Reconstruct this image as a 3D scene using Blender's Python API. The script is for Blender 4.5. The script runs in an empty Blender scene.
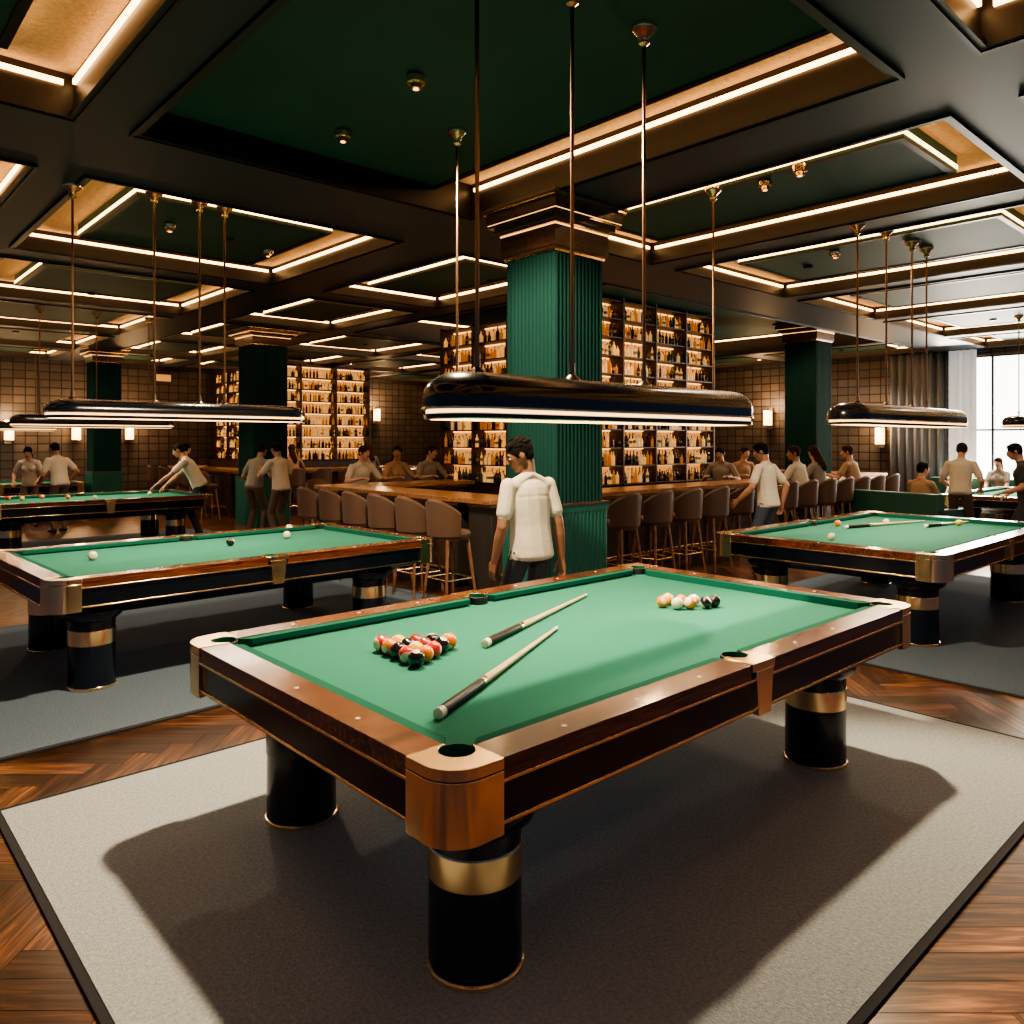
import bpy, bmesh, math, random
import numpy as np
from mathutils import Vector, Matrix
random.seed(7)
TH=math.atan2(.676,.737); CU,SU=math.cos(TH),math.sin(TH)
def W(u,v): return (CU*u-SU*v, SU*u+CU*v)
def UV(x,y): return (CU*x+SU*y, -SU*x+CU*y)
def PX(px,d): return ((px-512)/775*d, d)
COL=bpy.context.scene.collection

# ---------------------------------------------------------------- materials
MATS={}
def nodes(name):
    m=bpy.data.materials.new(name); m.use_nodes=True
    nt=m.node_tree; b=nt.nodes['Principled BSDF']; return m,nt,b
def mat(name,col,rough=.5,metal=0,bump=0,bscale=50,var=0,vscale=5,emit=None,es=0,coat=0,spec=None,sheen=0,nosample=False,coatr=.08,bdist=.02):
    if name in MATS: return MATS[name]
    m,nt,b=nodes(name)
    b.inputs['Base Color'].default_value=(*col,1); b.inputs['Roughness'].default_value=rough
    b.inputs['Metallic'].default_value=metal
    if coat: b.inputs['Coat Weight'].default_value=coat; b.inputs['Coat Roughness'].default_value=coatr
    if sheen: b.inputs['Sheen Weight'].default_value=sheen
    if spec is not None: b.inputs['Specular IOR Level'].default_value=spec
    if emit: b.inputs['Emission Color'].default_value=(*emit,1); b.inputs['Emission Strength'].default_value=es
    if nosample: m.cycles.emission_sampling='NONE'
    tc=nt.nodes.new('ShaderNodeTexCoord')
    if bump:
        n=nt.nodes.new('ShaderNodeTexNoise'); n.inputs['Scale'].default_value=bscale; n.inputs['Detail'].default_value=3
        bp=nt.nodes.new('ShaderNodeBump'); bp.inputs['Strength'].default_value=bump; bp.inputs['Distance'].default_value=bdist
        nt.links.new(tc.outputs['Object'],n.inputs['Vector']); nt.links.new(n.outputs['Fac'],bp.inputs['Height']); nt.links.new(bp.outputs['Normal'],b.inputs['Normal'])
    if var:
        n=nt.nodes.new('ShaderNodeTexNoise'); n.inputs['Scale'].default_value=vscale; n.inputs['Detail'].default_value=5
        r=nt.nodes.new('ShaderNodeValToRGB'); r.color_ramp.elements[0].position=.3; r.color_ramp.elements[1].position=.7
        r.color_ramp.elements[0].color=(*[c*(1-var) for c in col],1); r.color_ramp.elements[1].color=(*[min(1,c*(1+var)) for c in col],1)
        nt.links.new(tc.outputs['Object'],n.inputs['Vector']); nt.links.new(n.outputs['Fac'],r.inputs[0]); nt.links.new(r.outputs[0],b.inputs['Base Color'])
    MATS[name]=m; return m
def wood(name,c1,c2,rough=.35,scale=(1.5,14,14),coat=.3):
    if name in MATS: return MATS[name]
    m,nt,b=nodes(name)
    tc=nt.nodes.new('ShaderNodeTexCoord'); mp=nt.nodes.new('ShaderNodeMapping'); mp.inputs['Scale'].default_value=scale
    n=nt.nodes.new('ShaderNodeTexNoise'); n.inputs['Scale'].default_value=2.2; n.inputs['Detail'].default_value=8; n.inputs['Distortion'].default_value=1.2
    r=nt.nodes.new('ShaderNodeValToRGB'); r.color_ramp.elements[0].position=.3; r.color_ramp.elements[1].position=.72
    r.color_ramp.elements[0].color=(*c1,1); r.color_ramp.elements[1].color=(*c2,1)
    nt.links.new(tc.outputs['Object'],mp.inputs[0]); nt.links.new(mp.outputs[0],n.inputs['Vector']); nt.links.new(n.outputs['Fac'],r.inputs[0]); nt.links.new(r.outputs[0],b.inputs['Base Color'])
    b.inputs['Roughness'].default_value=rough; b.inputs['Coat Weight'].default_value=coat; b.inputs['Coat Roughness'].default_value=.12
    MATS[name]=m; return m
def floor_mat():
    m,nt,b=nodes('herringbone_wood')
    at=nt.nodes.new('ShaderNodeAttribute'); at.attribute_name='rnd'
    uv=nt.nodes.new('ShaderNodeUVMap'); uv.uv_map='UVMap'
    mp=nt.nodes.new('ShaderNodeMapping'); mp.inputs['Scale'].default_value=(2.0,26,1)
    n=nt.nodes.new('ShaderNodeTexNoise'); n.inputs['Scale'].default_value=1.6; n.inputs['Detail'].default_value=8; n.inputs['Distortion'].default_value=.8
    r=nt.nodes.new('ShaderNodeValToRGB'); e=r.color_ramp.elements
    e[0].position=.30; e[0].color=(.016,.007,.004,1); e[1].position=.74; e[1].color=(.30,.14,.062,1)
    k=e.new(.5); k.color=(.085,.037,.018,1)
    mx=nt.nodes.new('ShaderNodeMix'); mx.data_type='RGBA'; mx.blend_type='MULTIPLY'; mx.inputs[0].default_value=1
    r2=nt.nodes.new('ShaderNodeValToRGB'); r2.color_ramp.elements[0].color=(.22,.20,.19,1); r2.color_ramp.elements[1].color=(1.4,1.25,1.1,1)
    nt.links.new(uv.outputs[0],mp.inputs[0]); nt.links.new(mp.outputs[0],n.inputs['Vector']); nt.links.new(n.outputs['Fac'],r.inputs[0])
    nt.links.new(at.outputs['Fac'],r2.inputs[0]); nt.links.new(r.outputs[0],mx.inputs[6]); nt.links.new(r2.outputs[0],mx.inputs[7])
    nt.links.new(mx.outputs[2],b.inputs['Base Color']); b.inputs['Roughness'].default_value=.28
    return m
def brick_mat(name,c1,c2,cm,sx,sy,rough=.5):
    m,nt,b=nodes(name)
    tc=nt.nodes.new('ShaderNodeTexCoord'); sp=nt.nodes.new('ShaderNodeSeparateXYZ'); cb=nt.nodes.new('ShaderNodeCombineXYZ')
    nt.links.new(tc.outputs['Object'],sp.inputs[0]); nt.links.new(sp.outputs[0],cb.inputs[0]); nt.links.new(sp.outputs[2],cb.inputs[1])
    br=nt.nodes.new('ShaderNodeTexBrick'); br.inputs['Scale'].default_value=1; br.inputs['Brick Width'].default_value=sx; br.inputs['Row Height'].default_value=sy
    br.inputs['Mortar Size'].default_value=.014; br.offset=0.0; br.inputs['Color1'].default_value=(*c1,1); br.inputs['Color2'].default_value=(*c2,1); br.inputs['Mortar'].default_value=(*cm,1)
    nt.links.new(cb.outputs[0],br.inputs['Vector']); nt.links.new(br.outputs[0],b.inputs['Base Color'])
    bp=nt.nodes.new('ShaderNodeBump'); bp.inputs['Strength'].default_value=.6; bp.inputs['Distance'].default_value=.03; bp.invert=True
    nt.links.new(br.outputs['Fac'],bp.inputs['Height']); nt.links.new(bp.outputs[0],b.inputs['Normal'])
    b.inputs['Roughness'].default_value=rough
    return m
def rug_mat(name,col,var=.18):
    m,nt,b=nodes(name)
    tc=nt.nodes.new('ShaderNodeTexCoord')
    v=nt.nodes.new('ShaderNodeTexVoronoi'); v.inputs['Scale'].default_value=130
    n=nt.nodes.new('ShaderNodeTexNoise'); n.inputs['Scale'].default_value=70; n.inputs['Detail'].default_value=4
    r=nt.nodes.new('ShaderNodeValToRGB'); r.color_ramp.elements[0].position=.3; r.color_ramp.elements[1].position=.7
    r.color_ramp.elements[0].color=(*[c*(1-var) for c in col],1); r.color_ramp.elements[1].color=(*[c*(1+var) for c in col],1)
    bp=nt.nodes.new('ShaderNodeBump'); bp.inputs['Strength'].default_value=.4; bp.inputs['Distance'].default_value=.008
    nt.links.new(tc.outputs['Object'],v.inputs['Vector']); nt.links.new(tc.outputs['Object'],n.inputs['Vector'])
    nt.links.new(n.outputs['Fac'],r.inputs[0]); nt.links.new(r.outputs[0],b.inputs['Base Color'])
    nt.links.new(v.outputs['Distance'],bp.inputs['Height']); nt.links.new(bp.outputs[0],b.inputs['Normal'])
    b.inputs['Roughness'].default_value=.95; b.inputs['Specular IOR Level'].default_value=.1
    return m

BRASS=mat('brass',(.96,.70,.38),.19,1)
BRONZE=mat('bronze_rod',(.22,.13,.075),.30,1)
CLOTH=mat('green_baize',(.022,.165,.110),.95,bump=.08,bscale=400,spec=.1,sheen=.05)
CUSH=mat('cushion_cloth',(.012,.095,.066),.95,spec=.1)
RAIL=wood('rosewood_rail',(.020,.006,.003),(.17,.050,.020),.22,(1.2,16,16),.5)
NAVY=mat('navy_lacquer',(.003,.005,.010),.2,spec=.5)
BLACK=mat('black_lacquer',(.004,.007,.014),.2,spec=.5)
RUBBER=mat('pocket_leather',(.006,.006,.006),.6)
IVORY=mat('ivory_sight',(.75,.7,.55),.3)
GLOW=mat('lamp_diffuser',(1,.8,.5),.5,emit=(1,.60,.26),es=4)
LED=mat('warm_led',(1,.8,.5),.5,emit=(1,.53,.20),es=10.5)
LEDW=mat('warm_led_small',(1,.8,.5),.5,emit=(1,.50,.18),es=3.0,nosample=True)
GREENC=mat('ceiling_green',(.016,.092,.060),.6,var=.1,vscale=2)
BEAM=mat('beam_charcoal',(.036,.045,.056),.5)
DWOOD=mat('dark_trim',(.014,.010,.009),.4)
PLAST=mat('cove_plaster',(.62,.46,.29),.8,bump=.4,bscale=60,var=.15,vscale=30)
COLG=mat('column_green',(.004,.034,.030),.8,spec=.15)
PLINTH=mat('plinth_green',(.006,.085,.064),.5)
CAPW=wood('capital_wood',(.04,.018,.010),(.13,.062,.03),.35,(3,3,10))
COUNTER=wood('counter_oak',(.16,.07,.03),(.42,.21,.10),.3,(2,8,8),.4)
PANEL=mat('bar_front_panel',(.03,.025,.022),.5)
BARWOOD=wood('backbar_wood',(.02,.008,.004),(.06,.026,.012),.5,(4,4,4),0)
STW=wood('stool_wood',(.11,.05,.025),(.27,.13,.065),.45,(8,8,3),.1)
STF=mat('stool_upholstery',(.085,.046,.029),.55,sheen=.05)

# ---------------------------------------------------------------- mesh builder
class MB:
    def __init__(s): s.v=[];s.f=[];s.m=[]
    def add(s,v,f,m):
        o=len(s.v); s.v+= [tuple(p) for p in v]; s.f+=[tuple(i+o for i in q) for q in f]; s.m+=[m]*len(f)
    def box(s,x0,x1,y0,y1,z0,z1,m):
        s.add([(x0,y0,z0),(x1,y0,z0),(x1,y1,z0),(x0,y1,z0),(x0,y0,z1),(x1,y0,z1),(x1,y1,z1),(x0,y1,z1)],
              [(3,2,1,0),(4,5,6,7),(0,1,5,4),(1,2,6,5),(2,3,7,6),(3,0,4,7)],m)
    def prism(s,p,z0,z1,m):
        n=len(p)
        s.add([(x,y,z0) for x,y in p]+[(x,y,z1) for x,y in p],
              [tuple(range(n-1,-1,-1)),tuple(range(n,2*n))]+[(i,(i+1)%n,(i+1)%n+n,i+n) for i in range(n)],m)
    def loft(s,rings,m,cap0=True,cap1=True,ms=None):
        n=len(rings[0]); v=[q for r in rings for q in r]; f=[];
        for k in range(len(rings)-1):
            f+=[(k*n+i,k*n+(i+1)%n,(k+1)*n+(i+1)%n,(k+1)*n+i) for i in range(n)]
        o=len(s.v); s.add(v,f,m)
        if ms:
            L=len(s.m)-len(f)
            for k in range(len(rings)-1):
                for i in range(n): s.m[L+k*n+i]=ms[k]
        if cap0: s.f.append(tuple(o+i for i in range(n-1,-1,-1))); s.m.append(ms[0] if ms else m)
        if cap1: b=o+(len(rings)-1)*n; s.f.append(tuple(b+i for i in range(n))); s.m.append(ms[-1] if ms else m)
    def lathe(s,prof,n,m,c=(0,0,0),ms=None,cap0=True,cap1=True):
        s.loft([[(c[0]+r*math.cos(2*math.pi*i/n),c[1]+r*math.sin(2*math.pi*i/n),c[2]+z) for i in range(n)] for r,z in prof],m,cap0,cap1,ms)
    def tube(s,a,b,r0,r1,n,m):
        a=Vector(a);b=Vector(b);d=(b-a).normalized(); x=d.orthogonal().normalized(); y=d.cross(x)
        s.loft([[tuple(p+(x*math.cos(2*math.pi*i/n)+y*math.sin(2*math.pi*i/n))*r) for i in range(n)] for p,r in((a,r0),(b,r1))],m)
    def sphere(s,c,r,m,n=16,k=10,R=None):
        if not hasattr(r,'__len__'): r=(r,r,r)
        rings=[]
        for j in range(1,k):
            a=math.pi*j/k-math.pi/2
            ring=[]
            for i in range(n):
                p=Vector((r[0]*math.cos(a)*math.cos(2*math.pi*i/n),r[1]*math.cos(a)*math.sin(2*math.pi*i/n),r[2]*math.sin(a)))
                if R is not None: p=R@p
                ring.append((c[0]+p.x,c[1]+p.y,c[2]+p.z))
            rings.append(ring)
        s.loft(rings,m)
    def obj(s,name,mats,loc=(0,0,0),rot=0,parent=None,ang=35,bevel=0,scale=None):
        me=bpy.data.meshes.new(name); me.from_pydata(s.v,[],s.f)
        for x in mats: me.materials.append(x)
        me.polygons.foreach_set('material_index',s.m)
        me.polygons.foreach_set('use_smooth',[True]*len(s.f)); me.update()
        me.set_sharp_from_angle(angle=math.radians(ang))
        o=bpy.data.objects.new(name,me); COL.objects.link(o); o.location=loc; o.rotation_euler=(0,0,rot)
        if scale: o.scale=scale
        if parent: o.parent=parent
        if bevel:
            b=o.modifiers.new('b','BEVEL'); b.width=bevel; b.segments=2; b.limit_method='ANGLE'; b.angle_limit=math.radians(50)
        return o
def inst(o,loc,rot,scale=None):
    n=bpy.data.objects.new(o.name.split('.')[0],o.data); COL.objects.link(n); n.location=loc; n.rotation_euler=(0,0,rot)
    if scale: n.scale=scale
    for md in o.modifiers:
        q=n.modifiers.new('b','BEVEL'); q.width=md.width;q.segments=2;q.limit_method='ANGLE';q.angle_limit=md.angle_limit
    return n
def spot(name,loc,target,e,size,col=(1,.8,.58),r=.05,blend=.5):
    l=bpy.data.lights.new(name,'SPOT'); l.energy=e; l.spot_size=math.radians(size); l.color=col; l.shadow_soft_size=r; l.spot_blend=blend
    o=bpy.data.objects.new(name,l); COL.objects.link(o); o.location=loc
    o.rotation_euler=(Vector(target)-Vector(loc)).to_track_quat('-Z','Y').to_euler(); return o
def area(name,loc,rot,sx,sy,e,col=(1,.82,.6)):
    l=bpy.data.lights.new(name,'AREA'); l.shape='RECTANGLE'; l.size=sx; l.size_y=sy; l.energy=e; l.color=col
    o=bpy.data.objects.new(name,l); COL.objects.link(o); o.location=loc; o.rotation_euler=rot; return o

# ---------------------------------------------------------------- floor
def build_floor():
    Wd,L=.135,.68
    vs=[];fs=[];uvs=[];rn=[]
    def plank(x,y,sx,sy,hor):
        g=.0015
        o=len(vs); vs.extend([(x+g,y+g,0),(x+sx-g,y+g,0),(x+sx-g,y+sy-g,0),(x+g,y+sy-g,0)])
        fs.append((o,o+1,o+2,o+3)); q=random.random()*50; r=random.random()
        if hor: uvs.extend([(q,q),(q+L,q),(q+L,q+Wd),(q,q+Wd)])
        else: uvs.extend([(q,q+Wd),(q,q),(q+L,q),(q+L,q+Wd)])
        rn.append(r)
    for a in range(-260,300):
        for b in range(-50,50):
            x=a*Wd+b*L; y=a*Wd-b*L
            if not(-19<x<17 and -.8<y<29): continue
            plank(x,y,L,Wd,True); plank(x,y+Wd,Wd,L,False)
    me=bpy.data.meshes.new('floor'); me.from_pydata(vs,[],fs)
    ul=me.uv_layers.new(name='UVMap'); ul.data.foreach_set('uv',[c for u in uvs for c in u])
    at=me.attributes.new('rnd','FLOAT','FACE'); at.data.foreach_set('value',rn)
    me.materials.append(floor_mat()); 
    o=bpy.data.objects.new('floor',me); COL.objects.link(o)
    m=MB(); m.box(-22,20,-1.5,31,-.1,-.002,0); m.obj('subfloor',[mat('floor_joint',(.01,.006,.004),.8)],parent=o)
build_floor()

# ---------------------------------------------------------------- rugs
RUG1=rug_mat('rug_beige',(.34,.375,.40)); RUG2=rug_mat('rug_bluegrey',(.095,.13,.175)); RUGB=mat('rug_binding',(.015,.015,.02),.9)
def rug(loc,rot,a0,a1,b0,b1,m):
    r=MB(); r.box(a0,a1,b0,b1,.001,.011,1); r.box(a0+.03,a1-.03,b0+.03,b1-.03,.002,.014,0)
    return r.obj('area_rug',[m,RUGB],(loc[0],loc[1],0),rot)
T1=(.366,3.86); 
rug(T1,TH,-2.24,2.22,-1.63,1.6,RUG1)
TL=(-2.47,6.66); RL=math.radians(44.5)
rug(TL,RL,-2.4,2.4,-1.67,1.7,RUG2)
TR=(3.9,7.9)
rug(TR,TH,-2.3,2.6,-1.9,1.35,RUG2)
T3=(-6.7,12.4); T4=(-11.0,16.4); T5=(9.0,13.4)
rug(T3,TH,-2.2,2.2,-1.6,1.3,RUG2)

# ---------------------------------------------------------------- pool table
def pool_table(nobands=()):
    hx,hy=1.5875,.953; w=.128; r=.054; c=.19; mp=.085
    m=MB(); B,C,K,R,N,D,P,I=0,1,2,3,4,5,6,7
    ZT=.80; ZB=.757; ix,iy=hx-w,hy-w
    def arc(cx,cy,rr,a0,a1,n=12): return [(cx+rr*math.cos(math.radians(a0+(a1-a0)*i/n)),cy+rr*math.sin(math.radians(a0+(a1-a0)*i/n))) for i in range(n+1)]
    def flip(p,sx,sy):
        q=[(x*sx,y*sy) for x,y in p]
        return q if sx*sy>0 else q[::-1]
    bed=[]
    q=arc(ix,iy,r,270,180,8)
    bed+=q
    bed+=arc(0,iy,r,360,180,10)
    bed+=[(-x,y) for x,y in q[::-1]]
    bed+=[(-x,-y) for x,y in q]
    bed+=[(x,-y) for x,y in arc(0,iy,r,180,360,10)]
    bed+=[(x,-y) for x,y in q[::-1]]
    m.prism(bed,ZB-.03,ZB,C)
    cu=.045
    for sy in(1,-1):
        for sx in(1,-1):
            p=[(mp,iy),(hx-c,iy),(hx-c,hy),(mp,hy)]; m.prism(flip(p,sx,sy),.735,ZT,R)
            for t in (.25,.5,.75):
                x=sx*(t*ix); m.lathe([(.0085,ZT-.002),(.0085,ZT+.0012)],12,I,(x,sy*(hy-.055),0))
            p=[(r+.012+cu*.55,iy-cu),(ix-r-.012-cu,iy-cu),(ix-r-.005,iy),(r+.012,iy)]
            m.prism(flip(p,sx,sy),ZB+.012,ZT-.004,K)
            p=[(r+.02+cu*.55,iy-cu*.7),(ix-r-.012-cu,iy-cu*.7),(ix-r-.005,iy),(r+.012,iy)]
            m.prism(flip(p,sx,sy),ZB,ZT-.01,K)
    for sx in(1,-1):
        p=[(ix,-(hy-c)),(hx,-(hy-c)),(hx,hy-c),(ix,hy-c)]; m.prism(flip(p,sx,1),.735,ZT,R)
        for t in(-.5,0,.5): m.lathe([(.0085,ZT-.002),(.0085,ZT+.0012)],12,I,(sx*(hx-.055),t*iy,0))
        p=[(ix-cu,-(iy-r-.012-cu)),(ix,-(iy-r-.005)),(ix,iy-r-.005),(ix-cu,iy-r-.012-cu)]; m.prism(flip(p,sx,1),ZB,ZT-.004,K)
    R0=.11;e=.006
    def pocket(x,y):
        m.lathe([(r+.005,.66),(r+.005,ZT-.004),(r-.001,ZT-.001),(r-.003,.715)],24,K,(x,y,0),ms=[P,P,K],cap0=False,cap1=False)
        m.lathe([(r+.004,.64),(r+.004,.712),(r-.003,.712),(r-.004,.66)],24,P,(x,y,0))
        m.lathe([(.001,.745),(r-.003,.746)],24,C,(x,y,0),cap0=False,cap1=False)
    for sx in(1,-1):
        for sy in(1,-1):
            outer=[(hx+e,hy-c)]+arc(hx-R0,hy-R0,R0+e,0,90,12)+[(hx-c,hy+e)]
            inner=[(hx-c,iy)]+ [(ix-r,iy)]+arc(ix,iy,r,180,-90,20)+[(ix,hy-c)]
            m.prism(flip(outer+inner,sx,sy),ZT-.03,ZT+.003,B)
            inn=[(hx-c,hy-.025)]+arc(hx-R0,hy-R0,R0-.025,90,0,8)+[(hx-.025,hy-c)]
            m.prism(flip(outer+inn,sx,sy),.585,ZT-.034,B)
            m.prism(flip([((x-hx)*.999+hx-.004,(y-hy)*.999+hy-.004) for x,y in outer+inn],sx,sy),ZT-.036,ZT-.028,D)
            pocket(sx*ix,sy*iy)
    for sy in(1,-1):
        p=[(-mp,iy),(-r,iy)]+arc(0,iy,r,180,0,14)+[(mp,iy),(mp,hy+e),(-mp,hy+e)]
        if sy<0: p=[(x,-y) for x,y in p][::-1]
        m.prism(p[::-1],ZT-.03,ZT+.003,B)
        y0,y1=sorted((sy*(hy-.02),sy*(hy+.010)))
        m.add([(-.065,y0,ZT-.03),(.065,y0,ZT-.03),(.065,y1,ZT-.03),(-.065,y1,ZT-.03),(-.045,y0,.59),(.045,y0,.59),(.045,y1,.59),(-.045,y1,.59)],
              [(0,1,2,3),(7,6,5,4),(0,4,5,1),(1,5,6,2),(2,6,7,3),(3,7,4,0)],B)
        pocket(0,sy*iy)
    a=.012
    def rr(x,y,R,z,n=6):
        pts=[]
        for (sx,sy,a0) in((1,1,0),(-1,1,90),(-1,-1,180),(1,-1,270)):
            pts+=[(sx*(x-R)+R*math.cos(math.radians(a0+90*i/n)),sy*(y-R)+R*math.sin(math.radians(a0+90*i/n)),z) for i in range(n+1)]
        return pts
    def band(z0,z1,x,y,R,mm,t=.03):
        m.loft([rr(x,y,R,z0),rr(x,y,R,z1),rr(x-t,y-t,max(.01,R-t),z1),rr(x-t,y-t,max(.01,R-t),z0),rr(x,y,R,z0)],mm,False,False)
    band(.60,.745,hx-a,hy-a,.10,N)
    band(.732,.741,hx-a+.016,hy-a+.016,.115,B,.03)
    band(.606,.616,hx-a+.005,hy-a+.005,.105,B,.02)
    m.loft([rr(hx-.30,hy-.26,.1,.50),rr(hx-.22,hy-.2,.1,.545),rr(hx-.035,hy-.035,.1,.60),rr(hx-.035,hy-.035,.1,.62)],D)
    m.box(-ix-.03,ix+.03,-iy+.075,iy-.075,.62,.70,D)
    for sx in(1,-1):
        for sy in(1,-1):
            G=D if (sx,sy) in nobands else B
            m.lathe([(.150,0.012),(.156,.014),(.156,.030),(.150,.032),(.148,.31),(.152,.312),(.152,.41),(.148,.413),(.150,.47),(.19,.50),(.20,.53),(.20,.545)],40,D,(1.05 if sx>0 else (-1.25 if sy<0 else -1.20),-.655 if sy<0 else .605,0),
                    ms=[B,B,B,D,G,G,G,D,D,D,D])
    return m
mt=[BRASS,CLOTH,CUSH,RAIL,NAVY,BLACK,RUBBER,IVORY]
pool_table(((-1,1),(1,1))).obj('pool_table',mt,(T1[0],T1[1],.002),TH,bevel=.004,scale=(1.015,1.015,1))
o1=pool_table().obj('pool_table',mt,(TL[0],TL[1],.002),RL,bevel=.004,scale=(.985,1,1)); inst(o1,(TR[0],TR[1],.002),TH,(1.08,1.08,1))
inst(o1,(T3[0],T3[1],.002),TH); inst(o1,(T4[0],T4[1],-.01),TH); inst(o1,(T5[0],T5[1],-.01),TH)

# ---------------------------------------------------------------- balls & cues
BC=[(.75,.45,.03),(.02,.05,.30),(.6,.03,.02),(.12,.03,.2),(.8,.2,.02),(.02,.2,.08),(.30,.03,.02),(.01,.01,.01)]
BM=[mat('ball_colour_%d'%i,c,.12,coat=.5) for i,c in enumerate(BC)]+[mat('ball_white',(.72,.62,.44),.12,coat=.5)]
ZBED=.759
def ball(m,x,y,k,stripe=False,r=.03):
    R=Matrix.Rotation(random.random()*3,3,'X')@Matrix.Rotation(random.random()*3,3,'Y')
    o=len(m.m); m.sphere((x,y,ZBED+r),r,k,20,14,R)
    if stripe or k<8:
        n=len(m.m)-o
        for q in range(n):
            f=m.f[o+q]; c=sum((Vector(m.v[i]) for i in f),Vector())/len(f)-Vector((x,y,ZBED+r)); c=R.transposed()@c
            if stripe and abs(c.z)>r*.62: m.m[o+q]=8
            if (not stripe) and abs(c.z)>r*.93: m.m[o+q]=8
def balls(name,lst,r=.03):
    m=MB()
    for x,y,k,s in lst: ball(m,x,y,k,s,r)
    return m.obj(name,BM,ang=80)
tri=[]; cx,cy=-.42,3.38; k=0
order=[7,2,4,7,0,2,4,7,6,7,2,0,6,7,4]; RB=.037; D=RB*2.02
a=math.radians(8); bx,by=math.cos(a),math.sin(a); ax,ay=math.sin(a),-math.cos(a)
for row in range(5):
    for j in range(row+1):
        lx=(j-row/2)*D; ly=(2.67-row)*D*.866
        tri.append((cx+bx*lx+ax*ly,cy+by*lx+ay*ly,order[k],k%3==1)); k+=1
balls('billiard_ball_rack',tri,RB)
c2=[]
for (dx,dy,kk,s) in [(0,0,4,0),(.074,.01,8,0),(.036,-.066,4,1),(-.066,.042,0,1),(-.108,-.024,4,0),(.125,-.054,7,1),(.185,-.015,7,0),(-.036,-.072,8,0)]:
    c2.append((.955+dx,4.38+dy*1.05,kk,bool(s)))
balls('billiard_ball_cluster',c2,.034)
balls('billiard_ball_set',[(-3.28,6.06,8,0),(-2.5,6.88,7,0),(-2.3,8.0,8,0),(-2.15,7.4,8,0)],.036)
balls('billiard_ball_set',[(3.0,7.28,8,0),(4.15,8.6,8,0),(3.55,8.45,4,0),(4.9,8.5,0,0)],.034)
balls('billiard_ball_set',[PX(42,12.4)+(4,0),PX(68,12.3)+(4,0),PX(95,12.2)+(8,0),PX(22,12.0)+(0,0),PX(8,12.1)+(2,0),PX(150,13.1)+(8,0)],.036)
CUEW=wood('cue_maple',(.50,.33,.16),(.70,.50,.28),.3,(20,20,3),.1); CUED=mat('cue_butt',(.008,.005,.004),.4,spec=.3)
TIP=mat('cue_tip_blue',(.05,.15,.25),.8)
def cue(a,b,z=.76,name='cue_stick'):
    A=Vector((a[0],a[1],0));B=Vector((b[0],b[1],0)); d=B-A; L=d.length
    m=MB()
    prof=[(.012,0),(.0195,.004),(.0195,.035),(.0198,.037),(.0185,L*.28),(.0180,L*.282),(.0178,L*.31),(.0165,L*.312),(.0135,L*.5),(.0080,L-.03),(.0080,L-.012),(.0076,L-.011),(.005,L)]
    m.lathe(prof,14,0,ms=[1,1,1,2,1,3,1,0,0,1,4,4])
    o=m.obj(name,[CUEW,IVORY,CUED,BRASS,TIP]); 
    o.rotation_euler=Vector((d.x,d.y,-.008)).to_track_quat('Z','Y').to_euler(); o.location=(a[0],a[1],z+.0195)
    return o
cue((-.25,2.60),(.225,3.84)); cue((-.125,3.50),(.45,4.66))
cue(PX(845,8.2),PX(925,8.9)); cue(PX(925,8.3),PX(978,8.9))

# ---------------------------------------------------------------- ceiling
ZBM=3.70
cells=[]
us=[(-2.2,1.25),(1.6,4.45),(5.2,7.1),(7.6,10.1),(10.55,13.05),(13.5,16.2),(16.65,18.7)]
vs_=[(-1.6,1.3),(1.7,5.4),(6.5,9.4),(9.95,12.6),(13.05,15.8),(16.25,19.0),(19.45,21.7)]
for i,(a,b) in enumerate(us):
    for j,(c,d) in enumerate(vs_):
        if i>=3 and i<=5 and j in(2,3): continue
        far=(i>=2 or j>=2)
        zp=3.87 if (i==1 and j==1) else (3.765 if far else 3.84)
        if i==1 and j==2: zp=3.79
        if i==2 and j==1: zp=3.80
        sides='uUvV'
        if i==1 and j==1: sides='U'
        cells.append((a,b,c,d,zp,sides,.50 if far and i!=2 else .42))
cells.append((7.6,16.2,6.5,12.6,4.0,'uUvV',.6))
def ceil_z(x,y):
    u,v=UV(x,y)
    for a,b,c,d,zp,s,bw in cells:
        if a<u<b and c<v<d:
            return zp
    return ZBM
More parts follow.
